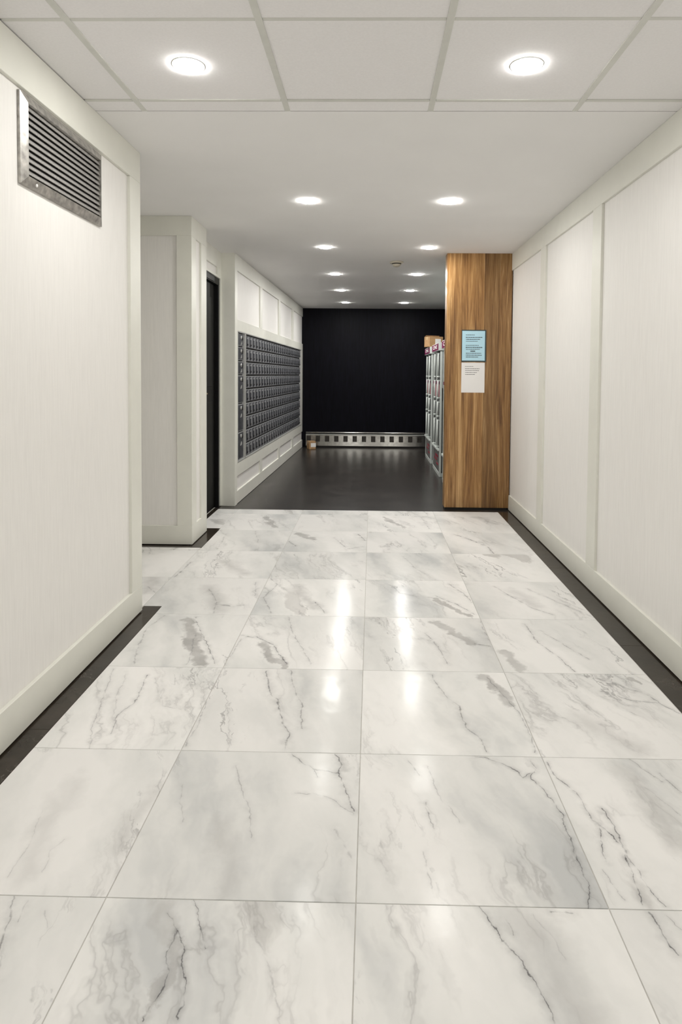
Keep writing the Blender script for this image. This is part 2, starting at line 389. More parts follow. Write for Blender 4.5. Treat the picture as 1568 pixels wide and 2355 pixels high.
def marble(veins=(), centre=(0, 0)):
    m, nt, b = new_mat('white_marble')
    wild = 0.7 if veins else 1.0
    v, oi = vary_coord(nt, (1, 1, 1), rotz=math.radians(-16))
    wob = noise(nt, v, 2.6, 5, 0.6)
    wv = node(nt, 'ShaderNodeVectorMath', operation='SUBTRACT')
    nt.links.new(wob.outputs['Color'], wv.inputs[0]); wv.inputs[1].default_value = (0.5, 0.5, 0.5)
    ws = node(nt, 'ShaderNodeVectorMath', operation='SCALE'); ws.inputs[3].default_value = 0.20
    nt.links.new(wv.outputs[0], ws.inputs[0])
    va = node(nt, 'ShaderNodeVectorMath', operation='ADD')
    nt.links.new(v, va.inputs[0]); nt.links.new(ws.outputs[0], va.inputs[1])
    st = node(nt, 'ShaderNodeVectorMath', operation='MULTIPLY'); st.inputs[1].default_value = (1.0, 0.30, 1.0)
    nt.links.new(va.outputs[0], st.inputs[0])
    s = st.outputs[0]
    # soft clouds
    cl = noise(nt, s, 3.0, 5, 0.55)
    base = ramp(nt, cl.outputs[0], [(0.30, (0.58, 0.585, 0.58)), (0.45, (0.775, 0.77, 0.75)), (0.60, (0.875, 0.86, 0.84))])
    # sharp-edged grey wedges
    wd = noise(nt, s, 2.1, 6, 0.5)
    wf = ramp(nt, wd.outputs[0], [(0.655, 0.0), (0.675, 1.0), (0.73, 0.75), (0.80, 0.15)])
    c1 = mix_col(nt, math_n(nt, 'MULTIPLY', wf, 0.50 * wild), base, (0.40, 0.385, 0.365))
    # broad soft veins
    st2 = node(nt, 'ShaderNodeVectorMath', operation='MULTIPLY'); st2.inputs[1].default_value = (1.0, 0.16, 1.0)
    nt.links.new(va.outputs[0], st2.inputs[0])
    s2 = st2.outputs[0]
    r1 = noise(nt, s2, 4.4, 5, 0.55)
    a1 = math_n(nt, 'ABSOLUTE', math_n(nt, 'SUBTRACT', r1.outputs[0], 0.5))
    f1 = ramp(nt, a1, [(0.0, 1.0), (0.012, 0.35), (0.045, 0.0)])
    k1 = noise(nt, va.outputs[0], 2.2, 3)
    kk1 = ramp(nt, k1.outputs[0], [(0.47, 0.0), (0.66, 1.0)])
    c2 = mix_col(nt, math_n(nt, 'MULTIPLY', math_n(nt, 'MULTIPLY', f1, kk1), 0.55 * wild), c1, (0.27, 0.26, 0.255))
    # thin dark cracks, clustered
    r2 = noise(nt, s2, 7.5, 6, 0.62)
    a2 = math_n(nt, 'ABSOLUTE', math_n(nt, 'SUBTRACT', r2.outputs[0], 0.53))
    f2 = ramp(nt, a2, [(0.0, 1.0), (0.008, 0.6), (0.022, 0.0)])
    k2 = noise(nt, s, 3.4, 4, 0.6)
    kk2 = ramp(nt, k2.outputs[0], [(0.57, 0.0), (0.68, 1.0)])
    c3 = mix_col(nt, math_n(nt, 'MULTIPLY', math_n(nt, 'MULTIPLY', f2, kk2), 0.75 * wild), c2, (0.085, 0.08, 0.085))
    if veins:
        tc = node(nt, 'ShaderNodeTexCoord')
        flat = node(nt, 'ShaderNodeVectorMath', operation='MULTIPLY')
        nt.links.new(tc.outputs['Object'], flat.inputs[0]); flat.inputs[1].default_value = (1, 1, 0)
        P = flat.outputs[0]
        for sc_, amp in ((8.0, 0.034), (30.0, 0.016), (95.0, 0.007)):
            nn = noise(nt, flat.outputs[0], sc_, 3, 0.6)
            su = node(nt, 'ShaderNodeVectorMath', operation='SUBTRACT')
            nt.links.new(nn.outputs['Color'], su.inputs[0]); su.inputs[1].default_value = (0.5, 0.5, 0.5)
            scl = node(nt, 'ShaderNodeVectorMath', operation='MULTIPLY'); scl.inputs[1].default_value = (amp, amp, 0)
            nt.links.new(su.outputs[0], scl.inputs[0])
            ad = node(nt, 'ShaderNodeVectorMath', operation='ADD')
            nt.links.new(P, ad.inputs[0]); nt.links.new(scl.outputs[0], ad.inputs[1])
            P = ad.outputs[0]
        brk = ramp(nt, noise(nt, flat.outputs[0], 24.0, 3).outputs[0], [(0.36, 0.12), (0.58, 1.0)])
        smear = ramp(nt, noise(nt, flat.outputs[0], 9.0, 5).outputs[0], [(0.30, 0.55), (0.62, 1.0)])
        wvar = ramp(nt, noise(nt, flat.outputs[0], 17.0, 2).outputs[0], [(0.30, 0.35), (0.70, 1.0)])
        pn = noise(nt, flat.outputs[0], 5.5, 6, 0.62)
        psu = node(nt, 'ShaderNodeVectorMath', operation='SUBTRACT')
        nt.links.new(pn.outputs['Color'], psu.inputs[0]); psu.inputs[1].default_value = (0.5, 0.5, 0.5)
        psc = node(nt, 'ShaderNodeVectorMath', operation='MULTIPLY'); psc.inputs[1].default_value = (0.15, 0.24, 0)
        nt.links.new(psu.outputs[0], psc.inputs[0])
        pad = node(nt, 'ShaderNodeVectorMath', operation='ADD')
        nt.links.new(P, pad.inputs[0]); nt.links.new(psc.outputs[0], pad.inputs[1])
        for kind_, wd_, st_, pts in sorted(veins):
            lp = [(p[0] - centre[0], p[1] - centre[1]) for p in pts]
            d = math_n(nt, 'DIVIDE', seg_distance(nt, pad.outputs[0] if kind_ == 'p' else P, lp), wd_)
            if kind_ == 'p':
                soft = st_ < 0.42
                f = ramp(nt, d, [(0.10 if soft else 0.30, 1.0), (0.80 if soft else 0.58, 0.0)])
                c3 = mix_col(nt, math_n(nt, 'MULTIPLY', math_n(nt, 'MULTIPLY', f, smear), min(1.0, st_ * 1.15)), c3, (0.40, 0.388, 0.375))
            else:
                d2 = math_n(nt, 'DIVIDE', math_n(nt, 'DIVIDE', d, wvar), 6.0)
                f = ramp(nt, d2, [(0.015, 1.0), (0.075, 0.55), (0.12, 0.26), (0.5, 0.10), (0.97, 0.0)])
                dark = 0.10 if st_ > 0.65 else 0.17
                c3 = mix_col(nt, math_n(nt, 'MULTIPLY', math_n(nt, 'MULTIPLY', f, brk), st_ * 0.92), c3, (dark, dark * 0.96, dark))
    # each slab its own tone
    tone = math_n(nt, 'MULTIPLY_ADD', oi.outputs['Random'], 0.09)
    tone.node.inputs[2].default_value = 0.955
    c4 = node(nt, 'ShaderNodeVectorMath', operation='SCALE')
    nt.links.new(c3, c4.inputs[0]); nt.links.new(tone, c4.inputs[3])
    nt.links.new(c4.outputs[0], b.inputs['Base Color'])
    b.inputs['Roughness'].default_value = 0.155
    b.inputs['Specular IOR Level'].default_value = 0.05
    wn = noise(nt, v, 11.0, 2)
    bump(nt, b, wn.outputs[0], 0.045, 0.02)
    return m
M['marble'] = marble()

def dark_stone(name, a, bcol, vein, rough, k):
    m, nt, b = new_mat(name)
    v, oi = vary_coord(nt, (1, 1, 1))
    n1 = noise(nt, v, 5.0, 7, 0.65)
    c = ramp(nt, n1.outputs[0], [(0.3, a), (0.7, bcol)])
    n2 = noise(nt, v, 9.0, 6, 0.6)
    a2 = math_n(nt, 'ABSOLUTE', math_n(nt, 'SUBTRACT', n2.outputs[0], 0.5))
    f = ramp(nt, a2, [(0.0, 1.0), (0.008, 0.0)])
    kk = ramp(nt, noise(nt, v, 3.0, 2).outputs[0], [(0.55, 0.0), (0.7, 1.0)])
    nt.links.new(mix_col(nt, math_n(nt, 'MULTIPLY', math_n(nt, 'MULTIPLY', f, kk), k), c, vein), b.inputs['Base Color'])
    b.inputs['Roughness'].default_value = rough
    n3 = noise(nt, v, 14.0, 3)
    bump(nt, b, n3.outputs[0], 0.06, 0.01)
    return m
M['border'] = dark_stone('dark_brown_marble', (0.022, 0.017, 0.0125), (0.054, 0.043, 0.033), (0.30, 0.27, 0.23), 0.16, 0.6)
M['border'].node_tree.nodes['Principled BSDF'].inputs['Specular IOR Level'].default_value = 0.25
M['darkfloor'] = dark_stone('dark_brown_floor', (0.016, 0.0135, 0.012), (0.042, 0.036, 0.032), (0.06, 0.055, 0.05), 0.27, 0.3)

def wood():
    m, nt, b = new_mat('walnut_laminate')
    v, oi = vary_coord(nt, (1, 1, 1))
    s1 = node(nt, 'ShaderNodeVectorMath', operation='MULTIPLY'); s1.inputs[1].default_value = (14, 14, 0.8)
    nt.links.new(v, s1.inputs[0])
    g1 = noise(nt, s1.outputs[0], 1.0, 6, 0.6, 1.2)
    s2 = node(nt, 'ShaderNodeVectorMath', operation='MULTIPLY'); s2.inputs[1].default_value = (130, 130, 4)
    nt.links.new(v, s2.inputs[0])
    g2 = noise(nt, s2.outputs[0], 1.0, 4, 0.6)
    g = math_n(nt, 'ADD', math_n(nt, 'MULTIPLY', g1.outputs[0], 0.68), math_n(nt, 'MULTIPLY', g2.outputs[0], 0.32))
    c = ramp(nt, g, [(0.36, (0.115, 0.050, 0.016)), (0.46, (0.225, 0.112, 0.036)), (0.54, (0.31, 0.170, 0.062)), (0.64, (0.50, 0.31, 0.14))])
    t = math_n(nt, 'MULTIPLY_ADD', oi.outputs['Random'], 0.5)
    t.node.inputs[2].default_value = 0.90
    sv = node(nt, 'ShaderNodeVectorMath', operation='SCALE')
    nt.links.new(c, sv.inputs[0]); nt.links.new(t, sv.inputs[3])
    nt.links.new(sv.outputs[0], b.inputs['Base Color'])
    b.inputs['Roughness'].default_value = 0.34
    bump(nt, b, g2.outputs[0], 0.05, 0.002)
    return m
M['wood'] = wood()

# ------------------------------------------------------------------ mesh helpers
def add_box(bm, x0, x1, y0, y1, z0, z1, bev=0.0, seg=1, mi=0):
    ps = [(x, y, z) for x in (x0, x1) for y in (y0, y1) for z in (z0, z1)]
    vs = [bm.verts.new(p) for p in ps]
    fs = [bm.faces.new([vs[i] for i in q]) for q in
          ((0, 1, 3, 2), (4, 6, 7, 5), (0, 4, 5, 1), (2, 3, 7, 6), (0, 2, 6, 4), (1, 5, 7, 3))]
    for f in fs:
        f.material_index = mi
    if bev:
        es = list({e for f in fs for e in f.edges})
        r = bmesh.ops.bevel(bm, geom=es, offset=bev, segments=seg, affect='EDGES', profile=0.5)
        for f in r['faces']:
            f.material_index = mi

def add_prism(bm, pts, z0, z1, bev=0.0):
    lo = [bm.verts.new((p[0], p[1], z0)) for p in pts]
    hi = [bm.verts.new((p[0], p[1], z1)) for p in pts]
    n = len(pts)
    bm.faces.new(list(reversed(lo)))
    top = bm.faces.new(hi)
    for i in range(n):
        bm.faces.new([lo[i], lo[(i + 1) % n], hi[(i + 1) % n], hi[i]])
    if bev:
        bmesh.ops.bevel(bm, geom=list(top.edges), offset=bev, segments=1, affect='EDGES')

def add_lathe(bm, prof, n=24, c=(0, 0, 0), axis='Z', mi=0):
    rings = []
    for r, h in prof:
        ring = []
        for k in range(n):
            a = 2 * math.pi * k / n
            x, y = r * math.cos(a), r * math.sin(a)
            p = {'Z': (x, y, h), 'X': (h, x, y), 'Y': (x, h, y)}[axis]
            ring.append(bm.verts.new((p[0] + c[0], p[1] + c[1], p[2] + c[2])))
        rings.append(ring)
    for a, b2 in zip(rings, rings[1:]):
        for k in range(n):
            f = bm.faces.new([a[k], a[(k + 1) % n], b2[(k + 1) % n], b2[k]])
            f.material_index = mi
            f.smooth = True
    for ring in (rings[0], rings[-1]):
        f = bm.faces.new(ring)
        f.material_index = mi

def finish(bm):
    bmesh.ops.recalc_face_normals(bm, faces=bm.faces[:])
    me = bpy.data.meshes.new('mesh')
    bm.to_mesh(me)
    bm.free()
    return me

def obj(name, bm, mats, parent=None, loc=(0, 0, 0), rotz=0.0):
    me = bm if isinstance(bm, bpy.types.Mesh) else finish(bm)
    if mats is not None and not me.materials:
        for mm in (mats if isinstance(mats, (list, tuple)) else [mats]):
            me.materials.append(M[mm])
    me.name = name
    o = bpy.data.objects.new(name, me)
    C.objects.link(o)
    o.location = loc
    o.rotation_euler = (0, 0, rotz)
    if parent is not None:
        o.parent = parent
    return o

def box(name, x0, x1, y0, y1, z0, z1, mat, parent=None, bev=0.0):
    """a box as an object of its own, origin at its middle"""
    bm = bmesh.new()
    hx, hy, hz = (x1 - x0) / 2, (y1 - y0) / 2, (z1 - z0) / 2
    add_box(bm, -hx, hx, -hy, hy, -hz, hz, bev)
    return obj(name, bm, mat, parent, ((x0 + x1) / 2, (y0 + y1) / 2, (z0 + z1) / 2))

def empty(name, loc=(0, 0, 0), rotz=0.0):
    o = bpy.data.objects.new(name, None)
    o.empty_display_size = 0.1
    C.objects.link(o)
    o.location = loc
    o.rotation_euler = (0, 0, rotz)
    return o

def tag(o, label=None, cat=None, group=None, kind=None):
    for k, v in (('label', label), ('category', cat), ('group', group), ('kind', kind)):
        if v:
            o[k] = v
    return o

def structure(o, label=None):
    o['kind'] = 'structure'
    if label:
        o['label'] = label
    return o

def text_mesh(s, size, depth=0.001):
    cu = bpy.data.curves.new('t', 'FONT')
    cu.body = s
    cu.size = size
    cu.align_x = 'CENTER'
    cu.align_y = 'CENTER'
    cu.extrude = depth
    cu.offset = 0.0
    cu.resolution_u = 2
    o = bpy.data.objects.new('t', cu)
    C.objects.link(o)
    dg = bpy.context.evaluated_depsgraph_get()
    me = bpy.data.meshes.new_from_object(o.evaluated_get(dg))
    bpy.data.objects.remove(o)
    bpy.data.curves.remove(cu)
    me.materials.clear()
    return me

# ------------------------------------------------------------------ the setting
T = 0.61
ZC = 2.43
XL, XR = -1.196, 1.336          # faces of the near panelled walls
YB = -3.66                       # wall behind the viewpoint
Y_BACK = 9.65
XN = -2.44                       # end of the side niche
GAP = 0.0012

# floor slab (grout bed) and marble tiles
fl = box('floor', -2.6, 1.6, YB - 0.1, Y_BACK + 0.1, -0.12, -0.0022, 'grout')
structure(fl, 'white veined marble tile floor with dark stone border')

def clip(poly, axis, val, keep_greater):
    out = []
    n = len(poly)
    for i in range(n):
        a, b2 = poly[i], poly[(i + 1) % n]
        ina = (a[axis] >= val) == keep_greater
        inb = (b2[axis] >= val) == keep_greater
        if ina:
            out.append(a)
        if ina != inb:
            t = (val - a[axis]) / (b2[axis] - a[axis])
            out.append((a[0] + t * (b2[0] - a[0]), a[1] + t * (b2[1] - a[1])))
    return out

def put_tile(name, poly, mat, z1, parent):
    cx = sum(p[0] for p in poly) / len(poly)
    cy = sum(p[1] for p in poly) / len(poly)
    bm = bmesh.new()
    add_prism(bm, [(p[0] - cx, p[1] - cy) for p in poly], -0.010, z1, 0.0007)
    return obj(name, bm, mat, parent, (cx - parent.location.x, cy - parent.location.y, 0 - parent.location.z))

Y_END = 4.462
X_BL, X_BR = -1.115, 1.222       # inner edges of the dark border
rows = list(range(-6, 8))
for k in rows:
    for j in range(-4, 2):
        x0, x1 = j * T + GAP, (j + 1) * T - GAP
        y0, y1 = k * T + GAP, min((k + 1) * T - GAP, Y_END)
        if y1 - y0 < 0.02:
            continue
        rect = [(x0, y0), (x1, y0), (x1, y1), (x0, y1)]
        polys = []
        if j >= -1:
            polys.append(rect)
        elif j == -2:
            if k < 3:
                polys.append(clip(rect, 0, X_BL, True))
            elif k == 3:      # notch around the end of the border
                polys.append([(X_BL, y0), (x1, y0), (x1, y1), (x0, y1), (x0, 1.942), (X_BL, 1.942)])
            elif k == 5:
                polys.append([(-1.213, y0), (x1, y0), (x1, y1), (-1.213, y1)])
            elif k == 6:
                polys.append(rect)
            else:
                polys.append(rect)
        else:                  # side niche and the step in front of the black door
            if k in (3, 4):
                polys.append(clip(rect, 1, 1.942, True))
            elif k == 5:
                polys.append(clip(rect, 1, 3.118, False))
            elif k in (6, 7) and j == -3:
                polys.append(clip(clip(rect, 0, -1.415, True), 1, 3.715, True))
        for p in polys:
            if len(p) >= 3:
                key = 'marble'
                if (j, k) in VEINS:
                    key = 'marble_%d_%d' % (j, k)
                    M[key] = marble(VEINS[(j, k)], (sum(q[0] for q in p) / len(p), sum(q[1] for q in p) / len(p)))
                put_tile('marble_tile', p, key, 0.0, fl)
# dark stone border strips
def strip(x0, x1, y0, y1):
    put_tile('border_tile', [(x0, y0), (x1, y0), (x1, y1), (x0, y1)], 'border', 0.0, fl)
ys = [YB, -2.13, -0.91, 0.30, 1.517, 2.735, 3.95, Y_END]
for a, b2 in zip(ys, ys[1:]):
    strip(X_BR + 0.001, XR + 0.02, a + 0.0007, b2 - 0.0007)
ys = [YB, -1.72, -0.50, 0.72, 1.939]
for a, b2 in zip(ys, ys[1:]):
    strip(XL - 0.02, X_BL - 0.001, a + 0.0007, b2 - 0.0007)
strip(XN, -1.31, 3.121, 3.22)
strip(-1.308, -1.215, 3.121, 3.713)
strip(-1.46, -1.309, 3.60, 3.713)
strip(-1.46, -1.417, 3.715, Y_END)
# dark floor of the mail area
dk = put_tile('dark_floor_slab', [(-1.46, Y_END + 0.002), (1.42, Y_END + 0.002), (1.42, Y_BACK), (-1.46, Y_BACK)], 'darkfloor', -0.0005, fl)
dk['label'] = 'polished dark brown floor of the mail area'

# ceiling: plasterboard over the far part, lay-in tiles over the near part
Y_GRID = 1.330
ce = box('ceiling', -2.6, 1.6, Y_GRID, Y_BACK + 0.1, ZC, ZC + 0.12, 'ceil')
structure(ce, 'smooth off-white ceiling with two rows of downlights')
xb = [-1.606, -0.980, -0.351, 0.272, 0.896, 1.52]
yb = [1.222 - 0.61 * i for i in range(9)]
ce2 = box('ceiling_grid_backing', -2.6, 1.6, YB - 0.1, Y_GRID, ZC + 0.02, ZC + 0.12, 'void')
ce2.name = 'ceiling'
structure(ce2, 'suspended ceiling of white lay-in tiles on a metal grid')
def cbox(name, x0, x1, y0, y1, z0, z1, mat, bev=0.0):
    o = box(name, x0, x1, y0, y1, z0, z1, mat, None, bev)
    o.location = Vector(o.location) - Vector(ce2.location)
    o.parent = ce2
    return o
yy = [Y_GRID] + yb
for i in range(len(xb) - 1):
    for j in range(len(yy) - 1):
        x0, x1 = max(xb[i], XL - 0.012), min(xb[i + 1], XR + 0.012)
        y1, y0 = yy[j], max(yy[j + 1], YB)
        if y1 - y0 < 0.03:
            continue
        g = 0.004
        cbox('ceiling_tile', x0 + g, x1 - g, y0 + g * 0.6, y1 - (0.0055 if j == 0 else g * 0.6), ZC + (0.0 if j == 0 else 0.0035), ZC + 0.02, 'ctile', 0.001)
for x in xb[1:-1]:
    cbox('grid_runner', x - 0.0125, x + 0.0125, YB, Y_GRID - 0.003, ZC - 0.001, ZC + 0.012, 'tbar', 0.001)
for y in yb[:-1]:
    for i in range(len(xb) - 1):
        x0, x1 = max(xb[i], XL - 0.012), min(xb[i + 1], XR + 0.012)
        cbox('grid_crossbar', x0 + 0.0135, x1 - 0.0135, y - 0.009, y + 0.009, ZC + (-0.0008 if y == yb[0] else 0.0022), ZC + 0.012, 'tbar', 0.001)

# ---- panelled walls ---------------------------------------------------------
RAIL_Z, BASE_Z, TH = 2.272, 0.146, 0.015
def panel_wall(name, label, origin, rotz, length, stiles, thick=0.2, rail=True, base='baseboard', top=ZC, end_l=None):
    """local x runs along the wall, +y points into the room, z up.
    stiles: list of (x0, x1); recessed panels fill what lies between."""
    bm = bmesh.new()
    add_box(bm, 0, length, -thick, -TH - 0.012, 0, top)
    wl = obj(name, bm, 'trim', None, origin, rotz)
    structure(wl, label)
    return wl

def wbox(name, wl, x0, x1, z0, z1, mat, y0=-TH - 0.012, y1=0.0, bev=0.0015):
    return box(name, x0, x1, y0, y1, z0, z1, mat, wl, bev)

def baseboard(name, origin, rotz, x0, x1, h=BASE_Z, label=None):
    bm = bmesh.new()
    add_box(bm, x0, x1, -0.027, 0.0, 0.007, h, 0.0015)
    o = obj(name, bm, 'trim', None, origin, rotz)
    structure(o, label)
    bm = bmesh.new()
    add_box(bm, x0, x1, -0.03, -0.012, 0.0, 0.0069)
    obj('painted_gap_shade', bm, 'void', o)  # near-black strip: shade below the lifted board put into its colour
    return o

# right wall: runs along Y, room on its -X side. local x -> -Y  (rot -90deg): start at far end
RZR = math.radians(-90)
# with rotz=+90: local x -> +Y, local y -> -X  (into the room): what we need
RZR = math.radians(90)
wr = panel_wall('wall_right', 'white panelled right wall with pale grey battens', (XR, YB, 0), RZR, 4.70 - YB, None)
def yr(y):
    return y - YB
wbox('rail', wr, 0, yr(4.70), RAIL_Z, ZC, 'trim')
st = [(3.395, 3.535), (2.215, 2.362)]
n = 0
y = 1.165
while y > YB + 0.2:
    st.append((y - 0.147, y)); y -= 1.19
st.sort()
for a, b2 in st:
    wbox('stile', wr, yr(a), yr(b2), BASE_Z, RAIL_Z, 'trim')
edges = [YB] + [v for s in st for v in s] + [4.70]
for a, b2 in zip(edges[0::2], edges[1::2]):
    wbox('panel', wr, yr(a), yr(b2), BASE_Z - 0.005, RAIL_Z + 0.005, 'panel', -TH - 0.012, -TH, 0)
baseboard('baseboard_right', (XR, YB, 0), RZR, 0, yr(4.555), label='pale grey baseboard along the right wall')

# left wall: room on its +X side. rotz=-90: local x -> -Y, local y -> +X
RZL = math.radians(-90)
Y_LE = 1.862
wl = panel_wall('wall_left', 'white panelled near left wall with pale grey battens', (XL, Y_LE, 0), RZL, Y_LE - YB, None, thick=1.25)
def yl(y):
    return Y_LE - y
wbox('rail', wl, 0, yl(YB), RAIL_Z, ZC, 'trim')
stl = [(1.722, Y_LE)]
y = 0.10
while y > YB + 0.2:
    stl.append((y - 0.147, y)); y -= 1.6
for a, b2 in stl:
    wbox('stile', wl, yl(b2), yl(a), BASE_Z, RAIL_Z, 'trim')
e2 = sorted([YB] + [v for s in stl for v in s])[:-1]
for a, b2 in zip(e2[0::2], e2[1::2]):
    wbox('panel', wl, yl(b2), yl(a), BASE_Z - 0.005, RAIL_Z + 0.005, 'panel', -TH - 0.012, -TH, 0)
baseboard('baseboard_left', (XL, Y_LE, 0), RZL, 0, yl(YB), label='pale grey baseboard along the near left wall')

# niche end wall and the niche side of the near left wall
structure(box('wall_niche', XN - 0.15, XN, 1.5, 3.4, 0, ZC, 'panel'), 'plain end wall of the side niche')
# wall behind the viewpoint
structure(box('wall_front', -2.6, 1.6, YB - 0.12, YB, 0, ZC, 'panel'), 'plain white wall behind the viewpoint')

# pier between niche and black door: front face at YP, side face at XP
YP, XP, YP2 = 3.180, -1.300, 3.600
bm = bmesh.new()
add_box(bm, XN, XP - 0.027, YP + 0.027, YP2, 0, ZC)
pier = obj('wall_pier', bm, 'trim')
structure(pier, 'pale grey panelled pier between the niche and the black door')
pier_front = dict(y0=YP, y1=YP + 0.027)
def pbox(name, x0, x1, y0, y1, z0, z1, mat, bev=0.0015):
    return box(name, x0, x1, y0, y1, z0, z1, mat, pier, bev)
pbox('rail', XN, XP - 0.0, YP, YP + 0.027, 2.288, ZC, 'trim')
pbox('stile', -1.412, XP, YP, YP + 0.027, BASE_Z, 2.288, 'trim')
pbox('panel', XN, -1.412, YP + TH, YP + 0.027, BASE_Z, 2.288, 'panel', 0)
pbox('rail', XP - 0.027, XP, YP + 0.027, YP2, 2.285, ZC, 'trim')
pbox('stile', XP - 0.027, XP, YP + 0.027, 3.300, 0.135, 2.285, 'trim')
pbox('stile', XP - 0.027, XP, 3.445, YP2, 0.135, 2.285, 'trim')
pbox('panel', XP - 0.027, XP - TH, 3.300, 3.445, 0.135, 2.285, 'panel', 0)
bm = bmesh.new()
add_prism(bm, [(XN, YP), (XP, YP), (XP, YP2), (XP - 0.027, YP2), (XP - 0.027, YP + 0.027), (XN, YP + 0.027)], 0.007, BASE_Z, 0.001)
structure(obj('baseboard_pier', bm, 'trim'), 'pale grey baseboard wrapping the pier')
structure(box('trim_1', XN, XP - 0.01, YP + 0.01, YP2, 0.0, 0.0068, 'void'), 'near-black strip painted as the shadow under the pier baseboard')  # solid strip whose dark colour stands for shade below the board

# wall with the black door, facing +X at XD
XD = -1.420
Y_M0 = 4.600
bm = bmesh.new()
add_box(bm, XD - 0.20, XD - 0.027, YP2, Y_M0, 2.180, ZC)
add_box(bm, XD - 0.20, XD - 0.027, 4.578, Y_M0, 0, 2.180)
wd = obj('wall_door_side', bm, 'trim')
structure(wd, 'pale grey panelled wall above the black door')
def dbox(name, y0, y1, z0, z1, mat, x0=XD - 0.027, x1=XD, bev=0.001):
    return box(name, x0, x1, y0, y1, z0, z1, mat, wd, bev)
dbox('rail', YP2, Y_M0, 2.272, ZC, 'trim')
dbox('rail', YP2, Y_M0, 2.180, 2.202, 'trim')
dbox('stile', 4.455, Y_M0, 2.202, 2.272, 'trim')
dbox('panel', YP2, 4.455, 2.20, 2.275, 'panel', XD - 0.027, XD - TH, 0)
dbox('stile', 4.578, Y_M0, 0.007, 2.180, 'trim')
# black door
dr = empty('door_1', (XD - 0.05, 4.10, 0))
structure(dr, 'black door in a black frame between pier and mail wall')
def drb(name, x0, x1, y0, y1, z0, z1, mat, bev=0.002):
    o = box(name, x0, x1, y0, y1, z0, z1, mat, None, bev)
    o.location = Vector(o.location) - Vector(dr.location)
    o.parent = dr
    return o
drb('door_frame', XD - 0.10, XD - 0.012, 3.615, 4.577, 2.115, 2.179, 'blackframe')
drb('door_frame', XD - 0.10, XD - 0.012, 4.535, 4.577, 0.0, 2.115, 'blackframe')
drb('door_frame', XD - 0.10, XD - 0.012, 3.615, 3.657, 0.0, 2.115, 'blackframe')
drb('door_closer', XD - 0.045, XD - 0.004, 3.72, 4.36, 2.122, 2.166, 'blackframe')
leaf = drb('door_leaf', XD - 0.09, XD - 0.045, 3.659, 4.533, 0.006, 2.113, 'black')
for z0, z1 in ((0.22, 1.02), (1.16, 1.98)):
    bm = bmesh.new()
    add_box(bm, 0, 0.006, -0.30, 0.30, z0, z1, 0.003)
    p = obj('door_panel', bm, 'black', leaf, (0.0222, 0.02, -1.0595))
bm = bmesh.new()
add_lathe(bm, [(0.024, 0), (0.024, 0.006), (0.009, 0.008), (0.009, 0.03)], 14, axis='X')
add_box(bm, 0.024, 0.036, -0.006, 0.10, -0.007, 0.007, 0.003)
obj('door_handle', bm, 'brass', leaf, (0.0225, -0.060, 1.10 - 1.0595))

# ---- mail wall: slightly skewed, local x along it, local y into the room ----
MX0, MY0, MX1, MY1 = -1.288, 4.600, -1.188, 9.650
LM = math.hypot(MX1 - MX0, MY1 - MY0)
# room on +X side: local x -> +Y would put local y -> -X, so build with local y negative = room
RM = math.atan2(MY1 - MY0, MX1 - MX0)
bm = bmesh.new()
add_box(bm, 0.0, LM, 0.045, 0.16, 0, ZC)
add_box(bm, 0.0, 0.10, 0.0, 0.045, 0, ZC)
# return face towards the viewpoint, back to the door wall
wm = obj('wall_mail_side', bm, 'trim', None, (MX0, MY0, 0), RM)
structure(wm, 'pale grey panelled wall holding the mailboxes')
ret = box('trim_2', XD - 0.2, MX0 - 0.0, Y_M0, Y_M0 + 0.05, 0.004, ZC, 'trim')
structure(ret, 'pale grey end face of the mail wall beside the black door')
def mbox(name, s0, s1, z0, z1, mat, y0=0.0, y1=0.045, bev=0.0015, parent=None):
    return box(name, s0, s1, y0, y1, z0, z1, mat, parent or wm, bev)
MB0, MB1, MBz0, MBz1 = 0.112, 4.86, 0.404, 1.700
mbox('rail', 0.10, LM, 2.280, ZC, 'trim')
mbox('rail', 0.10, LM, MBz1, 1.808, 'trim')
mbox('rail', 0.10, LM, 0.274, MBz0, 'trim')
mst = [(1.250, 1.385), (2.535, 2.672), (3.785, 3.96)]
for a, b2 in mst:
    mbox('stile', a, b2, 1.808, 2.280, 'trim')
    mbox('stile', a, b2, 0.129, 0.274, 'trim')
mbox('stile', MB1, LM, MBz0, MBz1, 'trim')
mbox('stile', 0.10, MB0, MBz0, MBz1, 'trim')
ed = [0.10] + [v for s in mst for v in s] + [LM]
for a, b2 in zip(ed[0::2], ed[1::2]):
    mbox('panel', a, b2, 1.805, 2.283, 'panel', TH, 0.045, 0)
    mbox('panel', a, b2, 0.126, 0.277, 'panel', TH, 0.045, 0)
bm = bmesh.new()
add_box(bm, 0.0, LM, -0.0005, 0.045, 0.003, 0.129, 0.0015)
structure(obj('baseboard_mail_side', bm, 'trim', None, (MX0, MY0, 0), RM), 'pale grey baseboard under the mailboxes')

# ---- back wall, alcove wall -------------------------------------------------
structure(box('wall_back', -1.6, 1.6, Y_BACK, Y_BACK + 0.12, 0, ZC, 'navy'), 'dark navy wall at the far end')
structure(box('wall_alcove', 1.345, 1.60, 4.70, Y_BACK, 0, ZC, 'navy'), 'dark side wall behind the lockers')

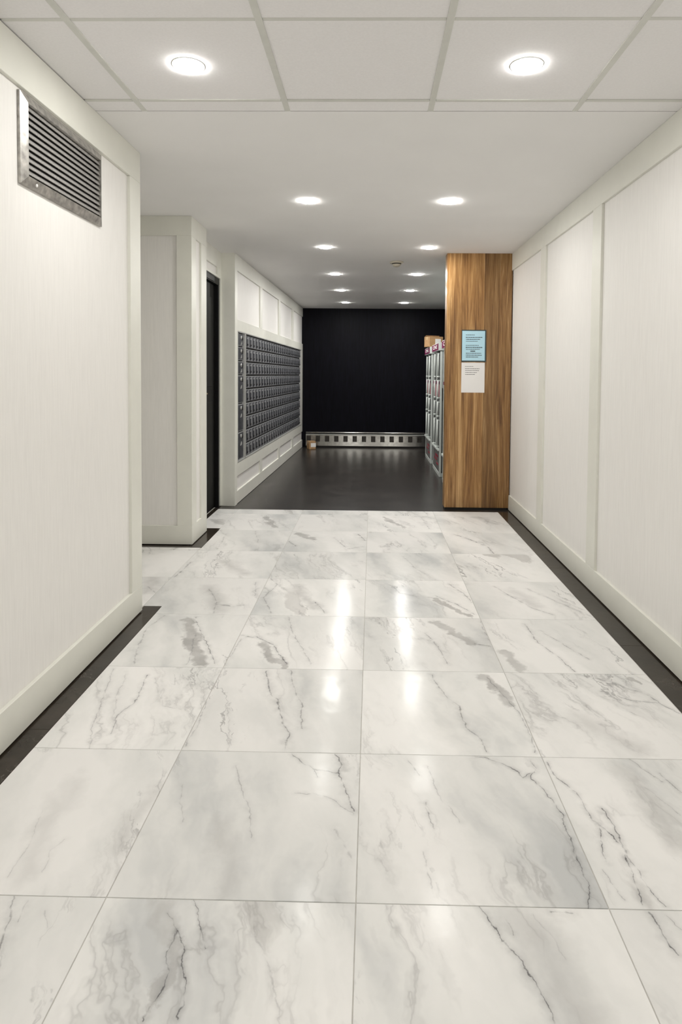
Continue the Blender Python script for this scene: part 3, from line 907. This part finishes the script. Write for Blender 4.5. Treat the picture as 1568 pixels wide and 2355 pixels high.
# ------------------------------------------------------------------ wood column
col = empty('wood_column', (1.03, 4.56, 0))
tag(col, 'wood-clad column with two notices, ending the right wall', 'column')
WX0, WX1, WY0, WY1 = 0.728, 1.345, 4.562, 4.70
def colb(name, x0, x1, y0, y1, z0, z1, mat, bev=0.0012, parent=None):
    o = box(name, x0, x1, y0, y1, z0, z1, mat, None, bev)
    o.location = Vector(o.location) - Vector(col.location)
    o.parent = col
    return o
colb('core', WX0 + 0.012, WX1, WY0 + 0.012, WY1, 0.004, ZC, 'wood', 0)
colb('plinth', WX0 + 0.006, WX1 - 0.008, WY0 + 0.006, WY1, 0.0, 0.030, 'void', 0)
cuts = [WX0, WX0 + 0.036, 0.905, 1.005, 1.082, 1.225, 1.288, WX1 - 0.008]
for a, b2 in zip(cuts, cuts[1:]):
    colb('plank', a + 0.0002, b2 - 0.0002, WY0, WY0 + 0.012, 0.020, ZC, 'wood', 0.0006)
for a, b2 in ((WY0 + 0.0125, 4.63), (4.6305, WY1)):
    colb('plank', WX0, WX0 + 0.012, a, b2, 0.020, ZC, 'wood', 0.0006)

# ------------------------------------------------------------------ downlights
def downlight_meshes():
    bm = bmesh.new()
    prof = [(0.0545, -0.0010), (0.0555, -0.0018), (0.0590, -0.0020), (0.0615, -0.0012), (0.062, 0.0)]
    n = 32
    rings = []
    for r, h in prof:
        rings.append([bm.verts.new((r * math.cos(2 * math.pi * k / n), r * math.sin(2 * math.pi * k / n), h)) for k in range(n)])
    for a, b2 in zip(rings, rings[1:]):
        for k in range(n):
            f = bm.faces.new([a[k], a[(k + 1) % n], b2[(k + 1) % n], b2[k]])
            f.smooth = True
    ring = finish(bm)
    difs = {}
    for nm in ('lamp_near', 'lamp', 'lamp_far'):
        bm = bmesh.new()
        add_lathe(bm, [(0.0560, -0.0008), (0.0557, -0.0038), (0.053, -0.0050), (0.040, -0.0060), (0.012, -0.0064)], 32)
        difs[nm] = finish(bm)
        difs[nm].materials.append(M[nm])
    ring.materials.append(M['white_plastic'])
    return ring, difs
RING, DIF = downlight_meshes()
def downlight(x, y, label, z=ZC, kind='lamp'):
    t = empty('downlight', (x, y, z))
    tag(t, label, 'light', 'recessed ceiling downlights')
    for nm, me in (('trim_ring', RING), ('diffuser', DIF[kind])):
        o = bpy.data.objects.new(nm, me)
        C.objects.link(o)
        o.parent = t
ordn = ['nearest', 'second', 'third', 'fourth', 'fifth', 'farthest']
ylist = [0.92, 2.772, 4.305, 5.84, 7.245, 8.715]
for k, y in enumerate(ylist):
    for side, x in (('left', -0.669 if k == 0 else -0.405), ('right', 0.591 if k == 0 else 0.534)):
        where = 'in the tiled ceiling part' if k == 0 else 'in the smooth ceiling'
        tx = '%s round downlight of the %s row, %s' % (ordn[k], side, where)
        downlight(x, y, tx, ZC + (0.0035 if k == 0 else 0.0), 'lamp_near' if k == 0 else 'lamp_far' if k > 2 else 'lamp')
for y in (-0.91, -2.74):
    for x in (-0.669, 0.591):
        downlight(x, y, 'round downlight behind the viewpoint, %s side, %s pair' % ('left' if x < 0 else 'right', 'nearer' if y > -2 else 'farther'), ZC + 0.0035, 'lamp_near')

# smoke detector
sd = empty('smoke_detector', (0.268, 5.04, ZC))
tag(sd, 'small round cream smoke detector between the two rows of downlights', 'detector')
bm = bmesh.new()
add_lathe(bm, [(0.068, 0.0), (0.072, -0.006), (0.070, -0.014), (0.050, -0.017)], 28)
obj('mounting_ring', bm, 'cream_plastic', sd)
bm = bmesh.new()
add_lathe(bm, [(0.046, -0.0165), (0.046, -0.024)], 24)
obj('sensor_slot', bm, 'void', sd)
bm = bmesh.new()
add_lathe(bm, [(0.044, -0.0235), (0.046, -0.030), (0.034, -0.044), (0.020, -0.050)], 24)
obj('cap', bm, 'cream_plastic', sd)

# ------------------------------------------------------------------ vent grille on the left wall
vg = empty('vent_grille', (XL - 0.009, 1.060, 2.100))
tag(vg, 'rectangular metal louvre vent grille high on the left wall', 'vent')
VY, VZ = 0.334, 0.160
def bar_poly(name, pts, mat):
    """frame side with a mitred profile; pts = list of (y,z) outer0, outer1, inner1, inner0; bevelled to the middle"""
    bm = bmesh.new()
    (oy0, oz0), (oy1, oz1), (iy1, iz1), (iy0, iz0) = pts
    xo, xi, xb = 0.004, 0.016, -TH
    vo = [bm.verts.new(p) for p in ((xo, oy0, oz0), (xo, oy1, oz1), (xi, iy1, iz1), (xi, iy0, iz0))]
    vb = [bm.verts.new(p) for p in ((xb, oy0, oz0), (xb, oy1, oz1), (xb, iy1, iz1), (xb, iy0, iz0))]
    bm.faces.new(vo); bm.faces.new(vb[::-1])
    for i in range(4):
        bm.faces.new([vo[i], vb[i], vb[(i + 1) % 4], vo[(i + 1) % 4]])
    return obj(name, bm, mat, vg)
FWD = 0.033
O = [(-VY, -VZ), (VY, -VZ), (VY, VZ), (-VY, VZ)]
I = [(-VY + FWD, -VZ + FWD), (VY - FWD, -VZ + FWD), (VY - FWD, VZ - FWD), (-VY + FWD, VZ - FWD)]
for i in range(4):
    j = (i + 1) % 4
    bar_poly('frame_side', [O[i], O[j], I[j], I[i]], 'vent')
bm = bmesh.new()
add_box(bm, -0.0056, -0.0042, -VY + 0.02, VY - 0.02, -VZ + 0.02, VZ - 0.02)
obj('duct_back', bm, 'void', vg)
bm = bmesh.new()
pr = [(-0.0055, 0.0088), (0.0055, -0.0100), (0.0080, -0.0088), (-0.0030, 0.0100)]
a = [bm.verts.new((p[0], -VY + FWD - 0.002, p[1])) for p in pr]
b3 = [bm.verts.new((p[0], VY - FWD + 0.002, p[1])) for p in pr]
bm.faces.new(a); bm.faces.new(b3[::-1])
for i in range(4):
    bm.faces.new([a[i], b3[i], b3[(i + 1) % 4], a[(i + 1) % 4]])
slat = finish(bm)
slat.materials.append(M['vent_slat'])
NS = 11
for i in range(NS):
    z = VZ - FWD - 0.012 - (2 * VZ - 2 * FWD - 0.016) * i / (NS - 0.35)
    o = bpy.data.objects.new('slat', slat)
    C.objects.link(o); o.parent = vg; o.location = (0.003, 0, z)
bm = bmesh.new()
add_lathe(bm, [(0.0075, 0.0), (0.0075, 0.003), (0.004, 0.005)], 12, axis='X')
s = obj('screw', bm, 'white_plastic', vg, (0.008, -VY + 0.095, -VZ + 0.018))

# ------------------------------------------------------------------ mailboxes
def mail_frame_mesh(s0, s1, z0, z1, t, y0, y1):
    bm = bmesh.new()
    add_box(bm, s0, s1, y0, y1, z0, z0 + t, 0.001)
    add_box(bm, s0, s1, y0, y1, z1 - t, z1, 0.001)
    add_box(bm, s0, s0 + t, y0, y1, z0 + t, z1 - t, 0.001)
    add_box(bm, s1 - t, s1, y0, y1, z0 + t, z1 - t, 0.001)
    return bm
def door_mesh(wd_, h):
    bm = bmesh.new()
    add_box(bm, -wd_ / 2, wd_ / 2, 0.0, 0.012, -h / 2, h / 2, 0.0012, mi=0)
    m_ = 0.058 if wd_ < 0.2 else 0.03
    add_box(bm, -wd_ / 2 + m_, wd_ / 2 - 0.006, -0.0035, 0.004, -h / 2 + 0.008, h / 2 - 0.007, 0.0012, mi=1)
    me = finish(bm)
    me.materials.append(M['mail_rim']); me.materials.append(M['mail_face'])
    return me
def lock_mesh(r):
    bm = bmesh.new()
    add_lathe(bm, [(r, 0.0), (r, -0.006), (r * 0.8, -0.008)], 10, axis='Y')
    me = finish(bm)
    me.materials.append(M['void'])
    return me
def plate_mesh(w_, h_):
    bm = bmesh.new()
    add_box(bm, -w_ / 2, w_ / 2, -0.0045, 0.0, -h_ / 2, h_ / 2, 0.0008)
    me = finish(bm)
    me.materials.append(M['mail_rim'])
    return me

GX0, GX1, GZ0, GZ1 = 0.490, 4.790, 0.413, 1.690
NC, NR = 26, 9
bank = empty('mailbox_bank', (MX0, MY0, 0), RM)
tag(bank, 'large bank of grey metal mailboxes recessed in the left wall', 'mailboxes')
bm = bmesh.new()
add_box(bm, GX0 - 0.02, GX1 + 0.02, 0.026, 0.044, GZ0 - 0.008, GZ1 + 0.008)
obj('cabinet_body', bm, 'void', bank)
obj('bank_frame', mail_frame_mesh(GX0 - 0.022, GX1 + 0.03, MBz0 + 0.0005, MBz1 - 0.0005, 0.010, -0.004, 0.030), 'alu', bank)
cw, rh = (GX1 - GX0) / NC, (GZ1 - GZ0) / NR
DM = door_mesh(cw - 0.010, rh - 0.019)
LK = lock_mesh(0.0105)
PL = plate_mesh(0.055, 0.018)
for r in range(NR):
    for c in range(NC):
        d = bpy.data.objects.new('mailbox_door', DM)
        C.objects.link(d); d.parent = bank
        d.location = (GX0 + (c + 0.5) * cw, 0.014, GZ0 + (r + 0.5) * rh)
        for nm, me, lx, lz in (('lock', LK, 0.042, -0.033), ('name_plate', PL, 0.026, 0.034)):
            o = bpy.data.objects.new(nm, me)
            C.objects.link(o); o.parent = d; o.location = (lx, -0.0030, lz)
# near column of larger boxes
col2 = empty('mailbox_column', (MX0, MY0, 0), RM)
tag(col2, 'single column of six larger grey mail compartments nearest the viewer', 'mailboxes')
P0, P1 = 0.118, 0.428
bm = bmesh.new()
add_box(bm, P0, P1, 0.026, 0.044, GZ0 - 0.008, GZ1 + 0.008)
obj('cabinet_body', bm, 'void', col2)
obj('column_frame', mail_frame_mesh(P0 - 0.005, P1 + 0.036, MBz0 + 0.0005, MBz1 - 0.0005, 0.012, -0.003, 0.030), 'alu', col2)
obj('dividing_strip', (lambda b_: (add_box(b_, P1, P1 + 0.038, -0.004, 0.03, MBz0 + 0.002, MBz1 - 0.002, 0.001), b_)[1])(bmesh.new()), 'alu', col2)
zz = [1.688, 1.553, 1.410, 1.268, 0.980, 0.697, 0.413]
for i, (za, zb_) in enumerate(zip(zz, zz[1:])):
    d = obj('compartment_door', door_mesh(P1 - P0 - 0.016, za - zb_ - 0.012), None, col2, ((P0 + P1) / 2 + 0.002, 0.014, (za + zb_) / 2))
    hh = (za - zb_) / 2
    bm = bmesh.new()
    add_lathe(bm, [(0.019, 0.0), (0.019, -0.006), (0.013, -0.008)], 14, axis='Y')
    obj('lock', bm, 'alu', d, (0.03, -0.003, hh - 0.045))
    bm = bmesh.new()
    add_lathe(bm, [(0.016, 0.0), (0.016, -0.006)], 12, axis='Y')
    obj('keyhole', bm, 'void', d, (0.09, -0.0032, hh - 0.055))
    bm = bmesh.new()
    add_prism(bm, [(-0.022, -0.016), (0.024, -0.006), (0.020, 0.022)], 0, 0.006)
    bmesh.ops.rotate(bm, verts=bm.verts[:], cent=(0, 0, 0), matrix=Matrix.Rotation(math.radians(90), 3, 'X'))
    obj('pull_tab', bm, 'alu', d, (0.03, -0.0032, hh - (0.105 if i < 3 else 0.125)))
# stray white stickers seen on two doors
for c, r in ((6, 5), (23, 0)):
    bm = bmesh.new()
    add_lathe(bm, [(0.013, 0.0), (0.013, -0.002)], 12, axis='Y')
    obj('round_sticker', bm, 'paper', bank, (GX0 + (c + 0.5) * cw + 0.01, 0.0100, GZ0 + (r + 0.5) * rh + 0.035))

# ------------------------------------------------------------------ back-wall heater
ht = empty('baseboard_heater', (-0.05, Y_BACK, 0))
tag(ht, 'long polished metal baseboard heater under the navy wall', 'heater')
HX0, HX1 = -1.120, 1.18
bm = bmesh.new()
add_box(bm, HX0, HX1, -0.055, -0.001, 0.030, 0.226, 0.002)
obj('body', bm, 'steel', ht)
bm = bmesh.new()
add_box(bm, HX0, HX1, -0.045, -0.001, 0.0, 0.0299)
obj('plinth', bm, 'void', ht)
bm = bmesh.new()
add_box(bm, HX0, HX1, -0.062, -0.001, 0.2262, 0.236, 0.002)
obj('top_edge', bm, 'alu', ht)
bm = bmesh.new()
add_box(bm, HX0, HX1, -0.030, -0.001, 0.2365, 0.255)
obj('gap', bm, 'void', ht)
bm = bmesh.new()
add_box(bm, HX0, HX1, -0.05, -0.001, 0.2555, 0.272, 0.006, 2)
obj('cap_rail', bm, 'steel', ht)
bm = bmesh.new()
add_box(bm, -0.038, 0.038, -0.0585, -0.052, -0.051, 0.051, 0.002)
sq = finish(bm)
sq.materials.append(M['vent_dark'])
for i in range(14):
    o = bpy.data.objects.new('vent_plate', sq)
    C.objects.link(o); o.parent = ht; o.location = (-1.07 + 0.05 + 0.1612 * i, 0, 0.156)
for ch in ht.children:
    if ch.name.split('.')[0] != 'vent_plate':
        ch.location.x = 0.05

# ------------------------------------------------------------------ lockers
def make_locker(loc, label):
    """origin at the near front foot; local +y away from the viewer, front faces -x"""
    t = empty('parcel_locker', loc)
    tag(t, label, 'locker', 'parcel lockers along the alcove')
    W, D, H = 0.85, 0.40, 1.585
    def lb(name, x0, x1, y0, y1, z0, z1, mat, parent=None, bev=0.002):
        return box(name, x0, x1, y0, y1, z0, z1, mat, parent or t, bev)
    lb('carcass', 0.026, D, 0.010, W, 0.03, H - 0.01, 'locker_dark')
    for y0 in (0.0, W - 0.028):
        lb('post', 0.0, 0.026, y0, y0 + 0.028, 0.0, H, 'locker_white')
    lb('post', -0.004, 0.02, W / 2 - 0.014, W / 2 + 0.014, 0.34, H, 'locker_white')
    lb('foot_rail', 0.0, D, 0.004, W - 0.004, 0.0, 0.05, 'locker_white')
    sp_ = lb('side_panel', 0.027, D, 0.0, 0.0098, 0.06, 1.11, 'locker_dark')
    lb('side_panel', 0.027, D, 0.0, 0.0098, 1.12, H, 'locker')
    lb('side_slot', 0.030, 0.30, -0.0025, 0.0, 0.96, 1.11, 'void')
    # header box with the magenta sign
    hd = lb('header', -0.022, D, -0.012, W + 0.012, 1.590, 1.690, 'locker_white')
    sg = box('sign', -0.003, 0.0, -0.40, 0.40, -0.040, 0.040, 'magenta', hd, 0.0008)
    sg.location = (-(D + 0.022) / 2 - 0.0015, 0.02, 0.0)
    me = text_mesh('ONE', 0.068, 0.001)
    me.transform(Matrix.Scale(3.8, 4, (1, 0, 0)))
    tx = obj('lettering', me, 'paper', hd, (-(D + 0.022) / 2 - 0.0045, 0.0, 0.0))
    tx.rotation_euler = (math.radians(90), 0, math.radians(-90))
    # bottom panel, slanted rail, red print
    lb('bottom_panel', 0.004, 0.03, 0.028, W - 0.028, 0.05, 0.325, 'locker_panel')
    lb('bottom_rail', -0.020, 0.01, 0.02, W - 0.02, 0.326, 0.350, 'locker_white')
    for k, (ya, za, wy, hz) in enumerate(((0.20, 0.22, 0.30, 0.030), (0.30, 0.17, 0.34, 0.022), (0.16, 0.125, 0.2, 0.022))):
        lb('red_print', 0.0015, 0.0042, ya, ya + wy, za, za + hz, 'redprint', None, 0)
    # doors, two columns
    for ci, y0 in enumerate((0.030, W / 2 + 0.015)):
        y1 = y0 + W / 2 - 0.045
        for di, (z0, z1) in enumerate(((0.36, 0.735), (0.745, 0.965), (0.975, 1.235), (1.245, 1.575))):
            d = lb('locker_door', 0.004, 0.024, y0 + 0.004, y1, z0, z1, 'locker_dark')
            hz0, hz1 = z0 + 0.012, z1 - 0.015
            bm = bmesh.new()
            zc_ = (z0 + z1) / 2
            add_lathe(bm, [(0.009, hz0 - zc_), (0.009, hz1 - zc_)], 10)
            add_lathe(bm, [(0.006, hz0 - 0.010 - zc_), (0.016, hz0 - 0.004 - zc_), (0.016, hz0 + 0.010 - zc_), (0.006, hz0 + 0.016 - zc_)], 10)
            add_box(bm, 0, 0.022, -0.006, 0.006, hz0 - zc_ + 0.002, hz0 - zc_ + 0.014)
            add_box(bm, 0, 0.022, -0.006, 0.006, hz1 - zc_ - 0.014, hz1 - zc_ - 0.002)
            obj('door_handle', bm, 'locker_white', d, (-0.030, -(y1 - y0) / 2 + 0.06, 0))
            if di == 2:
                bm = bmesh.new()
                add_box(bm, -0.002, 0.0, -0.13, 0.13, -0.10, 0.06)
                obj('pink_label', bm, 'pink', d, (-0.0101, 0.02, 0.0))
                bm = bmesh.new()
                add_box(bm, -0.012, 0.0, -0.13, 0.13, 0.062, 0.10, 0.002)
                obj('label_hood', bm, 'magenta', d, (-0.0101, 0.02, 0.0))
    return t
make_locker((0.880, 7.700, 0), 'white-framed parcel locker with magenta header, farthest of the three, under a carton')
make_locker((0.880, 6.490, 0), 'white-framed parcel locker with magenta header, middle one of the three')
make_locker((0.880, 5.270, 0), 'white-framed parcel locker mostly hidden behind the wood column')

# ------------------------------------------------------------------ cartons
def carton(name, label, loc, rotz, sx, sy, sz, cat='box', flap=True):
    t = empty(name, loc, rotz)
    tag(t, label, cat)
    bm = bmesh.new()
    add_box(bm, -sx / 2, sx / 2, -sy / 2, sy / 2, 0, sz, 0.003)
    obj('carton_body', bm, 'card', t)
    bm = bmesh.new()
    add_box(bm, -sx / 2 - 0.001, sx / 2 + 0.001, -0.025, 0.025, sz * 0.7, sz + 0.0012)
    obj('packing_tape', bm, 'tape', t)
    bm = bmesh.new()
    add_box(bm, -0.045, 0.045, -sy / 2 - 0.0015, -sy / 2, sz * 0.28, sz * 0.78)
    obj('shipping_label', bm, 'paper', t, (sx * 0.12, 0, 0))
    if flap:
        bm = bmesh.new()
        add_box(bm, -sx / 2, sx / 2, -0.002, 0.002, 0, sy * 0.32, 0.001)
        f = obj('lid_flap', bm, 'card', t, (0, sy / 2 - 0.006, sz))
        f.rotation_euler = (math.radians(70), 0, 0)
    return t
carton('cardboard_box', 'brown cardboard box lying on top of the farthest locker', (0.925, 7.86, 1.690), math.radians(22), 0.22, 0.17, 0.150)
b2x = carton('cardboard_box', 'small cardboard box on the dark floor against the heater', (-1.005, 9.395, -0.0005), math.radians(24), 0.115, 0.14, 0.135, flap=False)

# ------------------------------------------------------------------ notices on the column
def notice(label, paper_mat, x0, x1, z0, z1, backing, lines, ink):
    t = empty('notice', ((x0 + x1) / 2, WY0, (z0 + z1) / 2))
    tag(t, label, 'notice', 'paper notices on the wood column')
    w2, h2 = (x1 - x0) / 2, (z1 - z0) / 2
    if backing:
        bm = bmesh.new()
        add_box(bm, -w2 - 0.004, w2 + 0.012, -0.004, 0.0, -h2 - 0.011, h2 + 0.010, 0.001)
        obj('backing_board', bm, 'teal', t)
    y = -0.0052 if backing else -0.0012
    bm = bmesh.new()
    add_box(bm, -w2, w2, y, y + 0.001, -h2, h2)
    obj('sheet', bm, paper_mat, t)
    bm = bmesh.new()
    rnd = random.Random(len(lines))
    for xa, xe, zt, th, dens in lines:
        x = xa
        while x < xe - 0.002:
            wl_ = rnd.uniform(0.006, 0.022) if dens < 1 else xe - xa
            e = min(x + wl_, xe)
            add_box(bm, -w2 + x, -w2 + e, y - 0.0004, y, h2 - zt - th, h2 - zt)
            x = e + 0.0022
    o = obj('printed_lines', bm, ink, t)
    return t
L1 = [(0.034, 0.118, 0.036, 0.0042, .5), (0.034, 0.190, 0.057, 0.0060, .5), (0.036, 0.170, 0.076, 0.0060, .5), (0.036, 0.146, 0.094, 0.0042, .5),
      (0.034, 0.158, 0.134, 0.0042, .5), (0.034, 0.190, 0.152, 0.0070, .5), (0.036, 0.168, 0.170, 0.0050, .5),
      (0.078, 0.124, 0.187, 0.0085, 1),
      (0.036, 0.182, 0.208, 0.0055, .5), (0.036, 0.186, 0.226, 0.0060, .5), (0.036, 0.152, 0.243, 0.0058, .5)]
notice('pale blue printed notice on a dark backing, above the white one on the wood column', 'bluepaper', 0.877, 1.092, 1.422, 1.702, True, L1, 'ink')
L2 = [(0.034, 0.112, 0.036, 0.0040, .5), (0.034, 0.172, 0.056, 0.0048, .5), (0.036, 0.166, 0.074, 0.0048, .5), (0.036, 0.150, 0.092, 0.0048, .5), (0.036, 0.132, 0.111, 0.0048, .5)]
notice('white printed notice taped below the blue one on the wood column', 'paper', 0.874, 1.094, 1.119, 1.404, False, L2, 'greyink')
